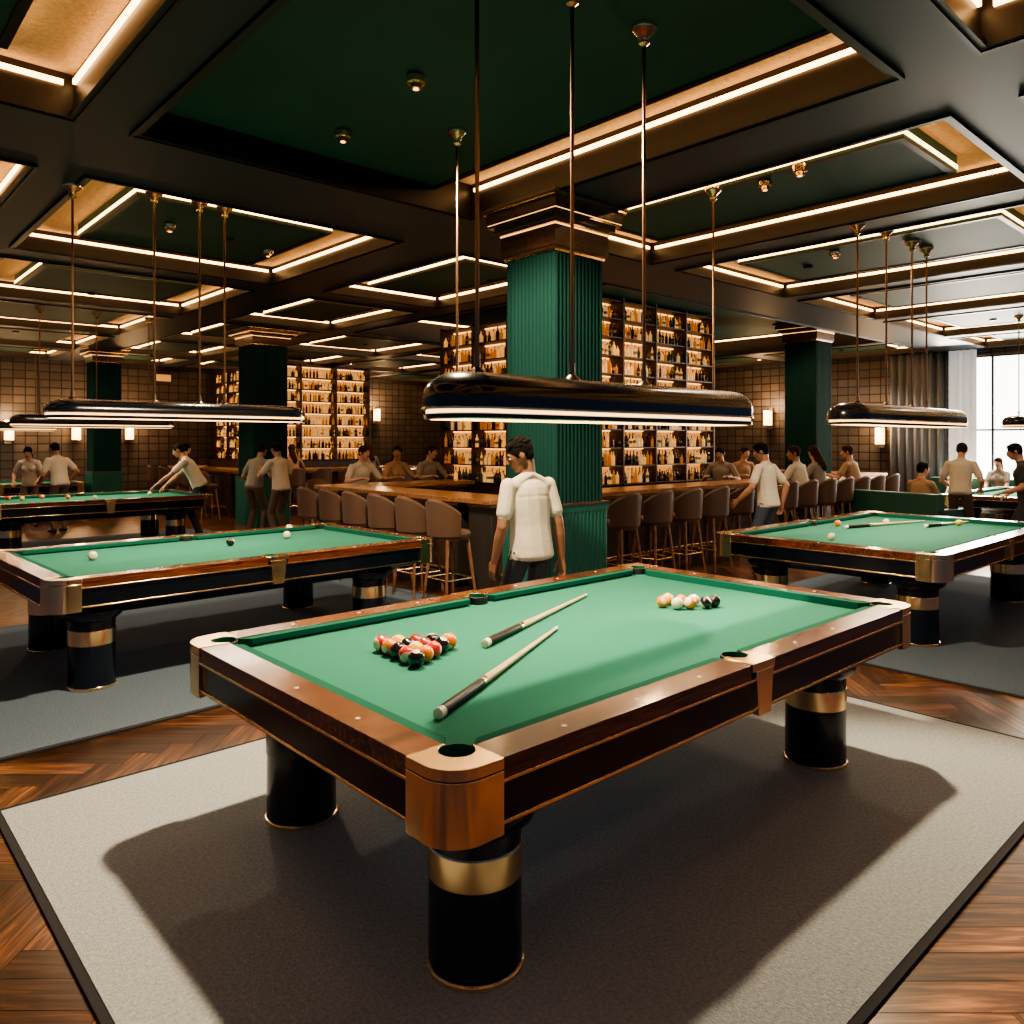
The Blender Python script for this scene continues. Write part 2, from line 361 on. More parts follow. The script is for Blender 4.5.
def build_ceiling():
    m=MB(); l=MB()
    ub=sorted(set([-3.5,19.3]+[k for c in cells for k in c[:2]])); vb=sorted(set([-2.6,22.3]+[k for c in cells for k in c[2:4]]))
    for i in range(len(ub)-1):
        for j in range(len(vb)-1):
            cu,cv=(ub[i]+ub[i+1])/2,(vb[j]+vb[j+1])/2
            if any(c[0]<cu<c[1] and c[2]<cv<c[3] for c in cells): continue
            m.add([(ub[i],vb[j],ZBM),(ub[i+1],vb[j],ZBM),(ub[i+1],vb[j+1],ZBM),(ub[i],vb[j+1],ZBM)],[(3,2,1,0)],0)
    m.box(-3.5,19.3,-2.6,22.3,4.5,4.6,0)
    for a,b,c,d,zp,s,bw in cells:
        zb=zp+.13
        P=[(a,c),(b,c),(b,d),(a,d)]
        for k in range(4):
            p,q=P[k],P[(k+1)%4]; m.add([(*p,ZBM),(*q,ZBM),(*q,zb),(*p,zb)],[(0,1,2,3)],3)
        m.add([(*p,zb) for p in P],[(3,2,1,0)],2)
        t=.035
        for (x0,x1,y0,y1) in((a,b,c,c+t),(a,b,d-t,d),(a,a+t,c+t,d-t),(b-t,b,c+t,d-t)):
            m.box(x0,x1,y0,y1,ZBM-.012,ZBM+.02,3)
        for (x0,x1,y0,y1) in((a-.02,b+.02,c-.022,c),(a-.02,b+.02,d,d+.022),(a-.022,a,c,d),(b,b+.022,c,d)):
            m.box(x0,x1,y0,y1,ZBM-.02,ZBM-.001,3)
        ia=a+(bw if 'u' in s else 0.02); ib=b-(bw if 'U' in s else .02); ic=c+(bw if 'v' in s else .02); id_=d-(bw if 'V' in s else .02)
        m.box(ia,ib,ic,id_,zp,zb+.02,1)
        g=.006;h0,h1=zp+.024,zp+.052
        fr=.05
        for (x0,x1,y0,y1) in((ia,ib,ic,ic+fr),(ia,ib,id_-fr,id_),(ia,ia+fr,ic+fr,id_-fr),(ib-fr,ib,ic+fr,id_-fr)):
            m.box(x0,x1,y0,y1,zp-.010,zp+.001,3)
        e0,e1=zb-.080,zb-.052
        if 'u' in s: l.box(ia-g,ia,ic,id_,h0,h1,0); l.box(a+.002,a+.02,c+.06,d-.06,e0,e1,0)
        if 'U' in s: l.box(ib,ib+g,ic,id_,h0,h1,0); l.box(b-.02,b-.002,c+.06,d-.06,e0,e1,0)
        if 'v' in s: l.box(ia,ib,ic-g,ic,h0,h1,0); l.box(a+.06,b-.06,c+.002,c+.02,e0,e1,0)
        if 'V' in s: l.box(ia,ib,id_,id_+g,h0,h1,0); l.box(a+.06,b-.06,d-.02,d-.002,e0,e1,0)
    o=m.obj('ceiling',[BEAM,GREENC,PLAST,DWOOD],rot=TH)
    l.obj('cove_light_strips',[LED],rot=TH)
build_ceiling()

# ---------------------------------------------------------------- walls
WT=brick_mat('wall_tile',(.060,.048,.041),(.095,.075,.062),(.010,.009,.009),.26,.20)
def wall(name,p0,length,rot,openings=[]):
    m=MB(); x=0
    H=ZBM+.9
    for (a,b,z0,z1) in openings:
        m.box(x,a,0,.25,0,H,0); m.box(a,b,0,.25,0,z0,0); m.box(a,b,0,.25,z1,H,0); x=b
    m.box(x,length,0,.25,0,H,0)
    return m.obj(name,[WT],(p0[0],p0[1],0),rot)
wall('wall_back',W(-3.5,22),23,TH)
wall('wall_right',W(19,22.25),24.5,TH-math.pi/2,[(16.1,17.7,.25,3.55),(18.3,19.9,.25,3.55)])
SKYG=mat('daylight_glass',(.8,.85,.9),.2,emit=(1,.95,.88),es=6); FR=mat('window_frame',(.04,.04,.045),.4)
for n,(a,b) in enumerate([(16.1,17.7),(18.3,19.9)]):
    m=MB(); m.box(a,b,.12,.14,.25,3.55,1)
    for xx in(a,(a+b)/2-.02,b-.04): m.box(xx,xx+.04,.06,.12,.25,3.55,0)
    for zz in(.25,1.9,3.51): m.box(a,b,.06,.12,zz,zz+.04,0)
    m.obj('window_%d'%(n+1),[FR,SKYG],(*W(19,22.25),0),TH-math.pi/2)
def curtain(name,u,v0,v1,z0,z1,m_,amp=.05,n=14):
    m=MB(); N=n*8; v=[];f=[]
    for i in range(N+1):
        t=i/N; vv=v0+(v1-v0)*t; uu=u+amp*math.sin(t*n*2*math.pi)+.02*math.sin(t*37)
        x,y=W(uu,vv); v+=[(x,y,z0),(x,y,z1)]
    f=[(2*i,2*i+2,2*i+3,2*i+1) for i in range(N)]
    m.add(v,f,0); o=m.obj(name,[m_],ang=80); s=o.modifiers.new('s','SOLIDIFY'); s.thickness=.006
CURT=mat('curtain_grey',(.22,.24,.28),.85); SHEER=mat('sheer_curtain',(.75,.75,.75),.8,emit=(.95,.92,.9),es=.35,nosample=True)  # sheer cloth emits faintly in place of daylight passing through it
curtain('curtain',18.85,6.2,7.4,.03,3.68,CURT,n=7)
curtain('curtain',18.85,3.95,4.5,.03,3.68,CURT,n=4)
curtain('sheer_curtain',18.88,5.6,6.15,.03,3.68,SHEER,n=4)
m=MB(); m.box(-3.5,19,21.9,22,0,.18,0); m.obj('baseboard_back',[DWOOD],rot=TH)
m=MB(); m.box(18.95,19,0,22,0,.18,0); m.obj('baseboard_right',[DWOOD],rot=TH)

# ---------------------------------------------------------------- columns
def column(u,v,w,zc,ztop,plinth=1.16):
    m=MB()
    def flut(w,z,n=13,amp=.012):
        h=w/2; pts=[]
        for k in range(4):
            for i in range(n*6):
                t=i/(n*6); a=abs(math.sin(t*n*math.pi))*amp
                x=-h+w*t; y=-h-a
                cs=[(x,y),(-y,x),(-x,-y),(y,-x)][k]
                pts.append((cs[0],cs[1],z))
        return pts
    def sq(w): h=w/2; return [(-h,-h),(h,-h),(h,h),(-h,h)]
    m.loft([flut(w,plinth),flut(w,zc)],0)
    m.loft([flut(w*1.10,.12,14),flut(w*1.10,plinth-.06,14)],1)
    m.prism(sq(w*1.18),0,.12,2); m.prism(sq(w*1.14),plinth-.06,plinth,1); m.prism(sq(w*1.16),plinth,plinth+.015,2)
    H=ztop-zc
    prof=[(1.06,0,.05,3),(1.09,.05,.10,2),(1.13,.10,.50,2),(1.18,.50,.56,3),(1.28,.56,.64,2),(1.40,.64,.70,3),(1.44,.70,.90,2),(1.52,.90,.95,3),(1.56,.95,1.0,2)]
    for k,a,b,mm in prof: m.prism(sq(w*k),zc+a*H,zc+b*H+.0005,mm)
    m.prism(sq(w*1.41),zc+.695*H,zc+.715*H,4)
    m.prism(sq(w*1.145),zc+.47*H,zc+.49*H,4)
    return m.obj('column',[COLG,PLINTH,CAPW,BRASS,LEDW],(*W(u,v),0),TH)
cu,cv=UV(.37,6.75)
column(cu,cv,.585,3.25,ZBM)
for px,d,w,z0 in((263,14.6,.66,3.45),(808,15.4,.64,3.62),(104,17.2,.55,3.4)):
    u,v=UV(*PX(px,d)); column(u,v,w,z0,ceil_z(*PX(px,d)),1.0)

# ---------------------------------------------------------------- bars
def counter(name,segs,zt=1.05):
    m=MB()
    for (u0,u1,v0,v1) in segs:
        m.box(u0+.12,u1-.08,v0+.12,v1-.08,0,zt-.05,1)
        m.box(u0,u1,v0,v1,zt-.055,zt,0)
        m.box(u0+.10,u1-.06,v0+.10,v1-.06,zt-.10,zt-.055,2)
        L=max(u1-u0,v1-v0); n=int(L/.45)
        for i in range(n):
            if u1-u0>v1-v0: x=u0+.2+i*.45; m.box(x,x+.35,v0+.10,v0+.125,.15,.88,3)
            else: y=v0+.2+i*.45; m.box(u0+.10,u0+.125,y,y+.35,.15,.88,3)
        if u1-u0>v1-v0: m.box(u0+.2,u1-.1,v0+.05,v0+.08,.2,.23,2)
        else: m.box(u0+.05,u0+.08,v0+.2,v1-.1,.2,.23,2)
    return m.obj(name,[COUNTER,PANEL,BRASS,BARWOOD],rot=TH,bevel=.006)
counter('bar_counter',[(5.465,15.9,6.3,6.90),(5.465,6.1,6.90,9.6),(5.465,8.0,9.6,10.2),(15.25,15.9,6.90,9.5)])
counter('bar_counter',[(6.88,11.6,16.08,16.7),(6.88,7.5,16.7,20.5)])
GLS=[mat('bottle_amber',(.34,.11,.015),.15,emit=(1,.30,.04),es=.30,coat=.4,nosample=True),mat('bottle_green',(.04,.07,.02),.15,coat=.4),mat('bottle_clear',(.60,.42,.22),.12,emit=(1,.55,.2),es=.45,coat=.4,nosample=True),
     mat('bottle_dark',(.02,.008,.004),.15,coat=.4),mat('bottle_honey',(.55,.25,.05),.15,emit=(1,.45,.09),es=.8,coat=.4,nosample=True)]  # emission in amber, clear and honey glass imitates backlight shining through
LAB=mat('bottle_label',(.30,.20,.10),.6); CAPM=mat('bottle_cap',(.25,.15,.05),.3,.8)
BACKL=mat('backlit_panel',(.4,.2,.06),.6,emit=(1,.42,.11),es=.75)
def backbar(name,origin,rot,L,z0,z1,step):
    m=MB(); m.box(-.02,L+.02,.30,.36,0,z1+.06,0); m.box(0,L,.285,.30,z0,z1,1)
    m.box(0,L,-.12,.3,0,z0-.03,0); m.box(0,L,-.14,.3,z0-.06,z0-.03,0)
    ns=int(round((z1-z0)/step)); 
    for i in range(ns+1):
        z=z0+i*step; m.box(0,L,0,.3,z-.02,z,0)
        if i>0: m.box(.01,L-.01,.26,.28,z-.036,z-.02,2)
    x=0
    while x<=L+.01: m.box(x-.018,x+.018,-.01,.3,z0-.02,z1+.05,0); x+=L/max(1,round(L/.9))
    o=m.obj(name,[BARWOOD,BACKL,LEDW],(origin[0],origin[1],0),rot)
    b=MB()
    for i in range(ns):
        z=z0+i*step+.001
        for row,yy in((0,.07),(1,.18)):
            x=.05+row*.045
            while x<L-.04:
                h=random.uniform(.55,.84)*step; r=random.uniform(.022,.035); k=random.choice([0,0,4,2,2,3,3,3,1])
                b.lathe([(r*.9,0),(r,.01),(r,h*.28),(r*1.01,h*.281),(r*1.01,h*.5),(r,h*.501),(r,h*.6),(r*.35,h*.75),(r*.33,h*.92),(r*.42,h*.925),(r*.4,h)],8,k,(x,yy,z),
                        ms=[k,k,k,5 if random.random()<.3 else k,k,k,k,k,6,6])
                x+=random.uniform(.080,.11)
    b.obj('liquor_bottles',GLS+[LAB,CAPM],(0,0,0),0,parent=o,ang=50)
backbar('backbar_shelf',W(8.0,7.95),TH,4.3,1.0,3.92,.2925)
backbar('backbar_shelf',W(8.3,10.9),TH-math.pi/2,2.6,1.0,3.60,.29)
backbar('backbar_shelf',W(8.35,18.1),TH,3.0,1.2,3.6,.30)
backbar('backbar_shelf',W(8.6,21.8),TH-math.pi/2,3.5,1.2,3.6,.30)

# ---------------------------------------------------------------- stools
def stool():
    m=MB()
    m.lathe([(.12,.66),(.19,.67),(.215,.70),(.22,.74),(.20,.765),(.12,.775)],28,0)
    n=22; rings=[]
    for i in range(n+1):
        a=math.radians(190+160*i/n)
        hh=1.10-.14*abs(i/n-.5)**2*4
        ro,ri=.235,.205
        rings.append([(ro*math.cos(a),ro*math.sin(a),.72),(ro*1.08*math.cos(a),ro*1.08*math.sin(a),hh-.02),(.225*math.cos(a),.225*math.sin(a),hh+.005),(ri*math.cos(a)*1.02,ri*math.sin(a)*1.02,hh-.02),(ri*math.cos(a),ri*math.sin(a),.72)])
    m.loft(rings,0)
    for sx in(1,-1):
        for sy in(1,-1): m.tube((sx*.13,sy*.13,.69),(sx*.20,sy*.20,0),.02,.013,8,1)
    q=.175
    P=[(q,q,.28),(-q,q,.28),(-q,-q,.28),(q,-q,.28)]
    for i in range(4): m.tube(P[i],P[(i+1)%4],.009,.009,6,2)
    return m
st=stool().obj('bar_stool',[STF,STW,BRASS],(*W(7.0,5.78),0),TH)
HR=TH; HL=TH-math.pi/2
for i in range(1,13):
    if i==5: continue
    inst(st,(*W(7.0+.62*i,5.78),0),TH)
for i in range(6): inst(st,(*W(4.95,6.35+.56*i),0),HL)
for i in range(6): inst(st,(*W(7.2+.65*i,15.55),0),TH)
for i in range(5): inst(st,(*W(6.35,16.5+.75*i),0),HL)
for i in range(4): inst(st,(*W(5.9+.66*i,10.75),0),TH+math.pi)

# ---------------------------------------------------------------- pendants
def lamp(c,rot,L,z0,rods,w=.19,energy=60,hgt=1.0):
    m=MB()
    def stad(o,z,n=16):
        R=max(.01,w-o); l=L-w; pts=[]
        for i in range(n+1):
            a=-math.pi/2+math.pi*i/n; pts.append((l+R*math.cos(a),R*math.sin(a),z))
        for i in range(n+1):
            a=math.pi/2+math.pi*i/n; pts.append((-l+R*math.cos(a),R*math.sin(a),z))
        return pts
    k=hgt
    prof=[(.03,0),(.012,0),(.004,.004),(.004,.022),(.014,.026),(.014,.036),(-.006,.040),(-.006,.048),(.000,.052),(.0,.09*k),(.006,.125*k),(.03,.16*k),(.07,.185*k),(.12,.197*k),(.17,.20*k)]
    ms=[1,0,1,1,2,0,0,0,1,1,1,1,1,1]
    m.loft([stad(o,z) for o,z in prof],1,cap0=False,ms=ms)
    m.loft([stad(.02,.0),stad(.02,.012)],2,cap0=False,cap1=False)
    m.loft([stad(.021,.010),stad(.021,.013)],2)
    cs,sn=math.cos(rot),math.sin(rot)
    for t in rods:
        zt=ceil_z(c[0]+cs*t,c[1]+sn*t)-z0
        m.tube((t,0,.195*k),(t,0,zt-.02),.0095,.0095,10,3)
        m.lathe([(.045,.19*k),(.04,.205*k),(.014,.225*k),(.014,.28*k)],16,3,(t,0,0))
        m.lathe([(.013,-.11),(.03,-.095),(.022,-.08),(.035,-.055),(.065,-.03),(.07,-.018),(.07,.0)],18,0,(t,0,zt))
    o=m.obj('billiard_pendant_lamp',[BRASS,NAVY,GLOW,BRONZE],(c[0],c[1],z0),rot)
    area('pendant_area_light',(c[0],c[1],z0-.004),(0,0,rot),2*L-.3,.2,energy,(1,.84,.62))
    return o
lamp((.515,3.9),TH,1.14,1.785,[-.9,-.31,.24],energy=36)
a=math.atan2(1.03,2.06)
lamp((.65,5.95),a,1.22,1.87,[-1.157,1.15],w=.12,energy=2,hgt=.6)  # added slim lamp hidden behind the main one, carries the two outer rods
lamp((-2.8,6.7),RL,1.1,1.87,[-.9,-.283,.1,.324],energy=38,hgt=.75)
lamp((4.0,7.9),TH,1.45,1.84,[-1.1,-.45,.2,.6],energy=50)
lamp((-6.7,12.5),TH,1.2,1.9,[-.8,.0,.8],energy=45)
lamp(T4,TH,1.2,1.9,[-.8,.8],energy=35)
lamp(T5,TH,1.2,1.9,[-.8,.8],energy=45)

def dl(px,py,h):
    d=775*h/(440-py); x=(px-512)/775*d; z=ceil_z(x,d)
    m=MB(); m.lathe([(.012,-.085),(.032,-.08),(.034,-.055),(.055,-.05),(.06,-.02),(.05,0)],20,0); m.lathe([(.0,-.0862),(.018,-.0865)][::-1],12,1)
    m.obj('ceiling_downlight',[BRASS,LEDW],(x,d,z)); return x,d,z
for px,py,h in((343,130,2.17),(765,180,2.1),(268,248,2.1),(170,222,2.1),(835,250,2.07)):
    x,y,z=dl(px,py,h)
kx,ky,kz=dl(416,75,2.17)
k2x,k2y,k2z=dl(800,165,2.1)
def fill_fixture(u,v,tu,tv,e,size=110,r=.12,col=(1,.80,.58)):  # added fill spots with invented ceiling fixtures, to brighten the room
    x,y=W(u,v); z=ceil_z(x,y); tx,ty=W(tu,tv)
    m=MB(); m.lathe([(.05,-.03),(.055,0)],20,0); m.obj('added_fill_spot_body',[DWOOD],(x,y,z))
    spot('downlight_and_fill_spot',(x,y,z-.05),(tx,ty,0),e,size,col,r)
spot('downlight_and_fill_spot',(kx,ky,kz-.10),(kx+.1,ky-.2,0),1400,165,(1,.76,.48),.07,.3)
tx,ty=T1[0]+1.5,T1[1]-1.2
spot('downlight_and_fill_spot',(k2x,k2y,k2z-.10),(tx,ty,0),1300,52,(1,.78,.50),.08,.6)
fill_fixture(3.3,7.9,2.9,6,240)
fill_fixture(8.8,4.4,8.3,2.6,280)
fill_fixture(9.5,7.2,9.5,6,200,150,col=(1,.62,.32)); fill_fixture(13,7.4,13,6,200,150,col=(1,.62,.32)); fill_fixture(6.6,7.6,6,8,90,150,col=(1,.62,.32))
fill_fixture(6.2,14.6,6.2,14,200,150,col=(1,.66,.38)); fill_fixture(3,12,3,12,160,150); fill_fixture(3,17.2,3,18,160,150); fill_fixture(9,14.5,9,14.5,200,150,col=(1,.66,.38))
fill_fixture(15,4.2,15,5,210,150); fill_fixture(12,2.6,12,3,140,150); fill_fixture(17.6,8,17.6,9,170,150)

# ---------------------------------------------------------------- wall sconces
def sconce(px,py,wall_):
    r=(px-512)/775
    if wall_=='U': d=18.93/(SU+CU*r); rot=TH-math.pi/2
    else: d=21.93/(CU-SU*r); rot=TH
    z=1.7+(440-py)*d/775
    m=MB(); m.box(-.07,.07,-.02,.05,-.28,.28,0); m.lathe([(.07,-.2),(.10,-.19),(.10,.19),(.07,.2)],16,1,(0,-.13,0)); m.lathe([(.105,-.21),(.105,-.19)],16,0,(0,-.13,0)); m.lathe([(.105,.19),(.105,.21)],16,0,(0,-.13,0))
    m.obj('wall_sconce',[BRASS,mat('sconce_shade',(1,.8,.5),.5,emit=(1,.55,.22),es=7,nosample=True)],(r*d,d,z),rot)
    l=bpy.data.lights.new('sconce_point','POINT'); l.energy=70; l.color=(1,.60,.30); l.shadow_soft_size=.1
    o=bpy.data.objects.new('sconce_light',l); COL.objects.link(o); n=W(-.45,0) if wall_=='U' else W(0,-.45); o.location=(r*d+n[0],d+n[1],z+.35)
for px,py,w_ in((770,418,'U'),(882,436,'U'),(375,415,'V'),(75,432,'V'),(128,432,'V'),(8,432,'V')): sconce(px,py,w_)
r=(163-512)/775; d=21.9/(CU-SU*r); m=MB(); m.box(-.22,.22,-.05,.02,-.12,.12,0); m.box(-.19,.19,-.055,-.05,-.09,.09,1)
m.obj('exit_sign',[FR,mat('exit_face',(.6,.3,.05),.5,emit=(1,.5,.15),es=.5)],(r*d,d,1.7+(440-378)*d/775),TH)

# ---------------------------------------------------------------- people
SPH=[]
for j in range(1,8):
    a=math.pi*j/8
    for i in range(12): SPH.append((math.sin(a)*math.cos(2*math.pi*i/12),math.sin(a)*math.sin(2*math.pi*i/12),math.cos(a)))
SPH+=[(0,0,1),(0,0,-1)]; SPH=np.array(SPH)
SK=[mat('skin_light',(.50,.28,.19),.5,bump=.03,bscale=80),mat('skin_tan',(.33,.17,.10),.5),mat('skin_dark',(.19,.090,.052),.5)]
SHM=mat('shirt_cream',(.47,.43,.36),.9,bump=.5,bscale=5,spec=.2,bdist=.03); SHG=mat('shirt_grey',(.22,.20,.17),.85,bump=.5,bscale=9); SHW=mat('shirt_white',(.50,.46,.38),.9,bump=.5,bscale=8,spec=.2)
SHT=mat('shirt_tan',(.32,.20,.12),.85,bump=.5,bscale=9)
SHB=mat('shirt_black',(.03,.03,.035),.85,bump=.5,bscale=9)
PJ=mat('jeans_dark',(.018,.022,.030),.8,bump=.4,bscale=14); PB=mat('jeans_blue',(.05,.07,.10),.8,bump=.4,bscale=14); PT=mat('trousers_brown',(.08,.055,.04),.8,bump=.4,bscale=14)
SHOE=mat('shoe_black',(.015,.013,.012),.4); HB=mat('hair_black',(.006,.005,.004),.9,bump=1,bscale=110,spec=.15); HBR=mat('hair_brown',(.04,.02,.01),.9,bump=1,bscale=110,spec=.15)
EYEW=mat('eye_white',(.6,.6,.58),.2); EYED=mat('eye_dark',(.02,.01,.008),.1); LIP=mat('lips',(.25,.09,.07),.5)
def ik(a,b,l1,l2,hint):
    d=b-a; L=min(d.length,(l1+l2)*.995); dn=d.normalized(); b=a+dn*L
    x=(l1*l1-l2*l2+L*L)/(2*L); h=math.sqrt(max(0,l1*l1-x*x)); hv=(hint-dn*hint.dot(dn)).normalized()
    return a+dn*x+hv*h,b
def person(name,loc,head,pelvis=(0,0,.93),lean=4,side=0,twist=0,hands=None,feet=None,hy=0,hp=8,hr=0,skin=0,shirt=None,pants=None,hair=None,female=False,vox=.014,sc=1.0,z=0,palms=None,long_sleeve=False,kneehint=(0,1,0),elbhint=None):
    shirt=shirt or SHW; pants=pants or PJ; hair=hair or HB
    SKN,SHI,PAN,SHO,HAI,LP,EW,ED=range(8)
    P=Vector(pelvis); I3=Matrix.Identity(3)
    T=Matrix.Rotation(math.radians(twist),3,'Z')@Matrix.Rotation(math.radians(side),3,'Y')@Matrix.Rotation(-math.radians(lean),3,'X')
    T0=Matrix.Rotation(-math.radians(lean*.3),3,'X')
    def t(x,y,zz): return P+T@Vector((x,y,zz))
    pr=[];fine=[]
    def add(l,a,ra,b=None,rb=None,R=I3,f=False):
        if not hasattr(ra,'__len__'): ra=(ra,ra,ra)
        if b is None: b=a;rb=ra
        if rb is None: rb=ra
        if not hasattr(rb,'__len__'): rb=(rb,rb,rb)
        (fine if f else pr).append((l,Vector(a),ra,Vector(b),rb,R))
    sw=.155 if female else .172
    wq=.86 if female else 1
    shz=.405
    hem=-.085 if lean<10 else -.05
    add(PAN,P+T0@Vector((0,-.008,-.05)),(.142,.104,.08),R=T0)
    add(SHI,P+T0@Vector((0,-.010,hem)),(.166,.138,.035),t(0,-.004,.13),(.152*wq,.116*wq,.08),T)
    add(SHI,t(0,-.004,.13),(.152*wq,.116*wq,.08),t(0,.0,.31),(.162*wq,.118,.11),T)
    add(SHI,t(-sw*.80,-.008,shz),(.056,.060,.050),t(sw*.80,-.008,shz),(.056,.060,.050),T)
    add(SHI,t(0,-.022,.34),(.150*wq,.092,.12),R=T)
    for s in(-1,1):
        add(SHI,t(s*.13,-.012,.415),(.050,.052,.038),t(0,-.015,.478),(.056,.056,.026),T)
    if female: add(SHI,t(-.07,.085,.29),(.06,.05,.06),R=T); add(SHI,t(.07,.085,.29),(.06,.05,.06),R=T)
    H=Matrix.Rotation(math.radians(hy),3,'Z')@Matrix.Rotation(math.radians(hr),3,'Y')@Matrix.Rotation(-math.radians(hp),3,'X')
    nb=t(0,-.008,.47); C=nb+T@Vector((0,.0,.075))+H@Vector((0,.022,.085))
    def h(x,y,zz): return C+H@Vector((x,y,zz))
    add(SKN,nb,(.055,.055,.04),h(0,-.03,-.06),(.05,.052,.04),T)
    add(SKN,h(0,-.012,.02),(.073,.092,.086),R=H)
    add(SKN,h(0,.025,.0),(.060,.062,.078),h(0,.058,-.088),(.027,.024,.019),H)
    add(SKN,h(0,.015,-.055),(.055,.055,.035),R=H)
    add(SKN,h(0,.086,.014),(.009,.010,.01),h(0,.103,-.022),(.015,.012,.010),H)
    add(SKN,h(-.026,.077,.026),(.022,.012,.008),R=H); add(SKN,h(.026,.077,.026),(.022,.012,.008),R=H)
    add(LP,h(0,.085,-.048),(.022,.009,.005),R=H); add(LP,h(0,.083,-.057),(.018,.010,.006),R=H)
    for s in(-1,1):
        add(SKN,h(s*.077,-.008,-.004),(.008,.020,.030),R=H)
        add(EW,h(s*.030,.078,.006),(.013,.010,.008),R=H,f=True); add(ED,h(s*.030,.0845,.006),(.006,.005,.006),R=H,f=True)
        add(HAI,h(s*.014,.090,.028),(.004,.004,.004),h(s*.044,.078,.030),(.004,.004,.003),H,f=True)
    add(HAI,h(0,-.020,.036),(.081,.094,.088),R=H); add(HAI,h(0,-.052,-.01),(.068,.050,.055),R=H); add(HAI,h(0,.03,.085),(.06,.045,.033),R=H)
    for s in(-1,1): add(HAI,h(s*.066,.01,.03),(.014,.03,.04),R=H)
    if vox<.008:
        rnd=random.Random(3)
        for q in range(60):
            th=rnd.uniform(0,2*math.pi); ph=rnd.uniform(.05,1.25)
            p=(.078*math.sin(ph)*math.cos(th),-.02+.092*math.sin(ph)*math.sin(th),.04+.086*math.cos(ph))
            if p[1]>.045 and p[2]<.06: continue
            add(HAI,h(*p),(.013,.013,.011),R=H)
    if female:
        add(HAI,h(0,-.07,0),(.07,.04,.06),t(0,-.12,.36),(.07,.03,.06),H)
    ul,fl=.285,.25
    for i,s in enumerate((-1,1)):
        S=t(s*sw,-.008,shz)
        tgt=Vector(hands[i]) if hands and hands[i] is not None else P+Vector((s*.25,.05,-.13))
        hint=Vector(elbhint[i]) if elbhint else Vector((s*.5,-1,-.25))
        E,Wr=ik(S,tgt,ul,fl,hint)
        M=S.lerp(E,.66)
        add(SHI,S,.056,M,.057 if not long_sleeve else .05)
        add(SKN,S,.046,E,.040)
        if long_sleeve: add(SHI,S,.058,E,.048); add(SHI,E,.048,E.lerp(Wr,.95),.034)
        F=E.lerp(Wr,.3); add(SKN,E,.038,F,.041); add(SKN,F,.041,Wr,.025)
        dr=(Wr-E).normalized()
        pn=Vector(palms[i]) if palms and palms[i] is not None else Vector((-s,0,0))
        if abs(dr.z)<.6 and not palms: pn=Vector((0,0,-1))
        n_=(pn-dr*pn.dot(dr)).normalized(); a_=dr.cross(n_)*(1 if s>0 else -1)
        pref=Vector((-s*.5,1,0.6)); 
        if a_.dot(pref)<0: a_=-a_
        R=Matrix((a_,n_,dr)).transposed()
        add(SKN,Wr,(.026,.020,.02),Wr+dr*.075,(.040,.015,.018),R)
        for q,(of,ln,rd) in enumerate(((.030,.072,.0088),(.010,.080,.009),(-.011,.074,.0086),(-.030,.058,.0078))):
            p=Wr+dr*.083+a_*of; an=math.radians(12)
            for k,(fr,cu_) in enumerate(((.45,18),(.31,24),(.24,18))):
                an+=math.radians(cu_) if k else 0
                dd=(dr*math.cos(an)+n_*math.sin(an)+a_*of*.8).normalized(); p2=p+dd*ln*fr
                add(SKN,p,rd*(1-.08*k),p2,rd*(.95-.1*k),f=True); p=p2
        p=Wr+dr*.022+a_*.026
        for ln,rd,dv in((.040,.0125,dr*.75+a_*.65+n_*.2),(.030,.0105,dr*.9+a_*.3+n_*.3),(.024,.0092,dr+a_*.1+n_*.4)):
            p2=p+dv.normalized()*ln; add(SKN,p,rd,p2,rd*.93,f=True); p=p2
    for i,s in enumerate((-1,1)):
        Hh=P+T0@Vector((s*.088,-.005,-.06))
        ft=Vector(feet[i]) if feet else Vector((s*.12,.02+s*.04,0))
        An=ft+Vector((0,0,.085)); K,An=ik(Hh,An,.42,.42,Vector(kneehint))
        add(PAN,Hh,(.080,.090,.075),K,.062); add(PAN,K,.060,K.lerp(An,.35),(.060,.060,.06)); add(PAN,K.lerp(An,.35),.058,An+Vector((0,0,-.02)),.048)
        fd=(K-Hh); fd=Vector((fd.x*.4,abs(fd.y)+.4,0)).normalized()
        yaw=Matrix.Rotation(math.atan2(-fd.x,fd.y),3,'Z')
        base=An-Vector((0,0,.085))
        add(SHO,base+Vector((0,0,.045))-fd*.035,(.036,.040,.044),base+fd*.14+Vector((0,0,.028)),(.043,.045,.027),yaw)
    def hull(prs):
        V=[];F=[];L=[]
        for l,a,ra,b,rb,R in prs:
            Rn=np.array(R)
            pts=(SPH*np.array(ra))@Rn.T+np.array(a)
            if (a-b).length>1e-6: pts=np.vstack([pts,(SPH*np.array(rb))@Rn.T+np.array(b)])
            bm=bmesh.new()
            for p in pts: bm.verts.new(p)
            r=bmesh.ops.convex_hull(bm,input=bm.verts)
            dele=[g for g in r['geom_interior'] if isinstance(g,bmesh.types.BMVert)]
            if dele: bmesh.ops.delete(bm,geom=dele,context='VERTS')
            lo=[v for v in bm.verts if not v.link_faces]
            if lo: bmesh.ops.delete(bm,geom=lo,context='VERTS')
            bm.normal_update(); bm.verts.index_update(); o=len(V)
            V+=[tuple(v.co) for v in bm.verts]; F+=[tuple(v.index+o for v in f.verts) for f in bm.faces]; L+=[l]*len(bm.faces); bm.free()
        return V,F,L
    body=pr; extra=fine
    if vox<.008:
        body=pr+[q for q in fine if q[0]==SKN]; extra=[q for q in fine if q[0]!=SKN]
    V,F,_=hull(body)
    me=bpy.data.meshes.new('tmp'); me.from_pydata(V,[],F); ob=bpy.data.objects.new('tmp',me); COL.objects.link(ob)
    rm=ob.modifiers.new('r','REMESH'); rm.mode='VOXEL'; rm.voxel_size=vox
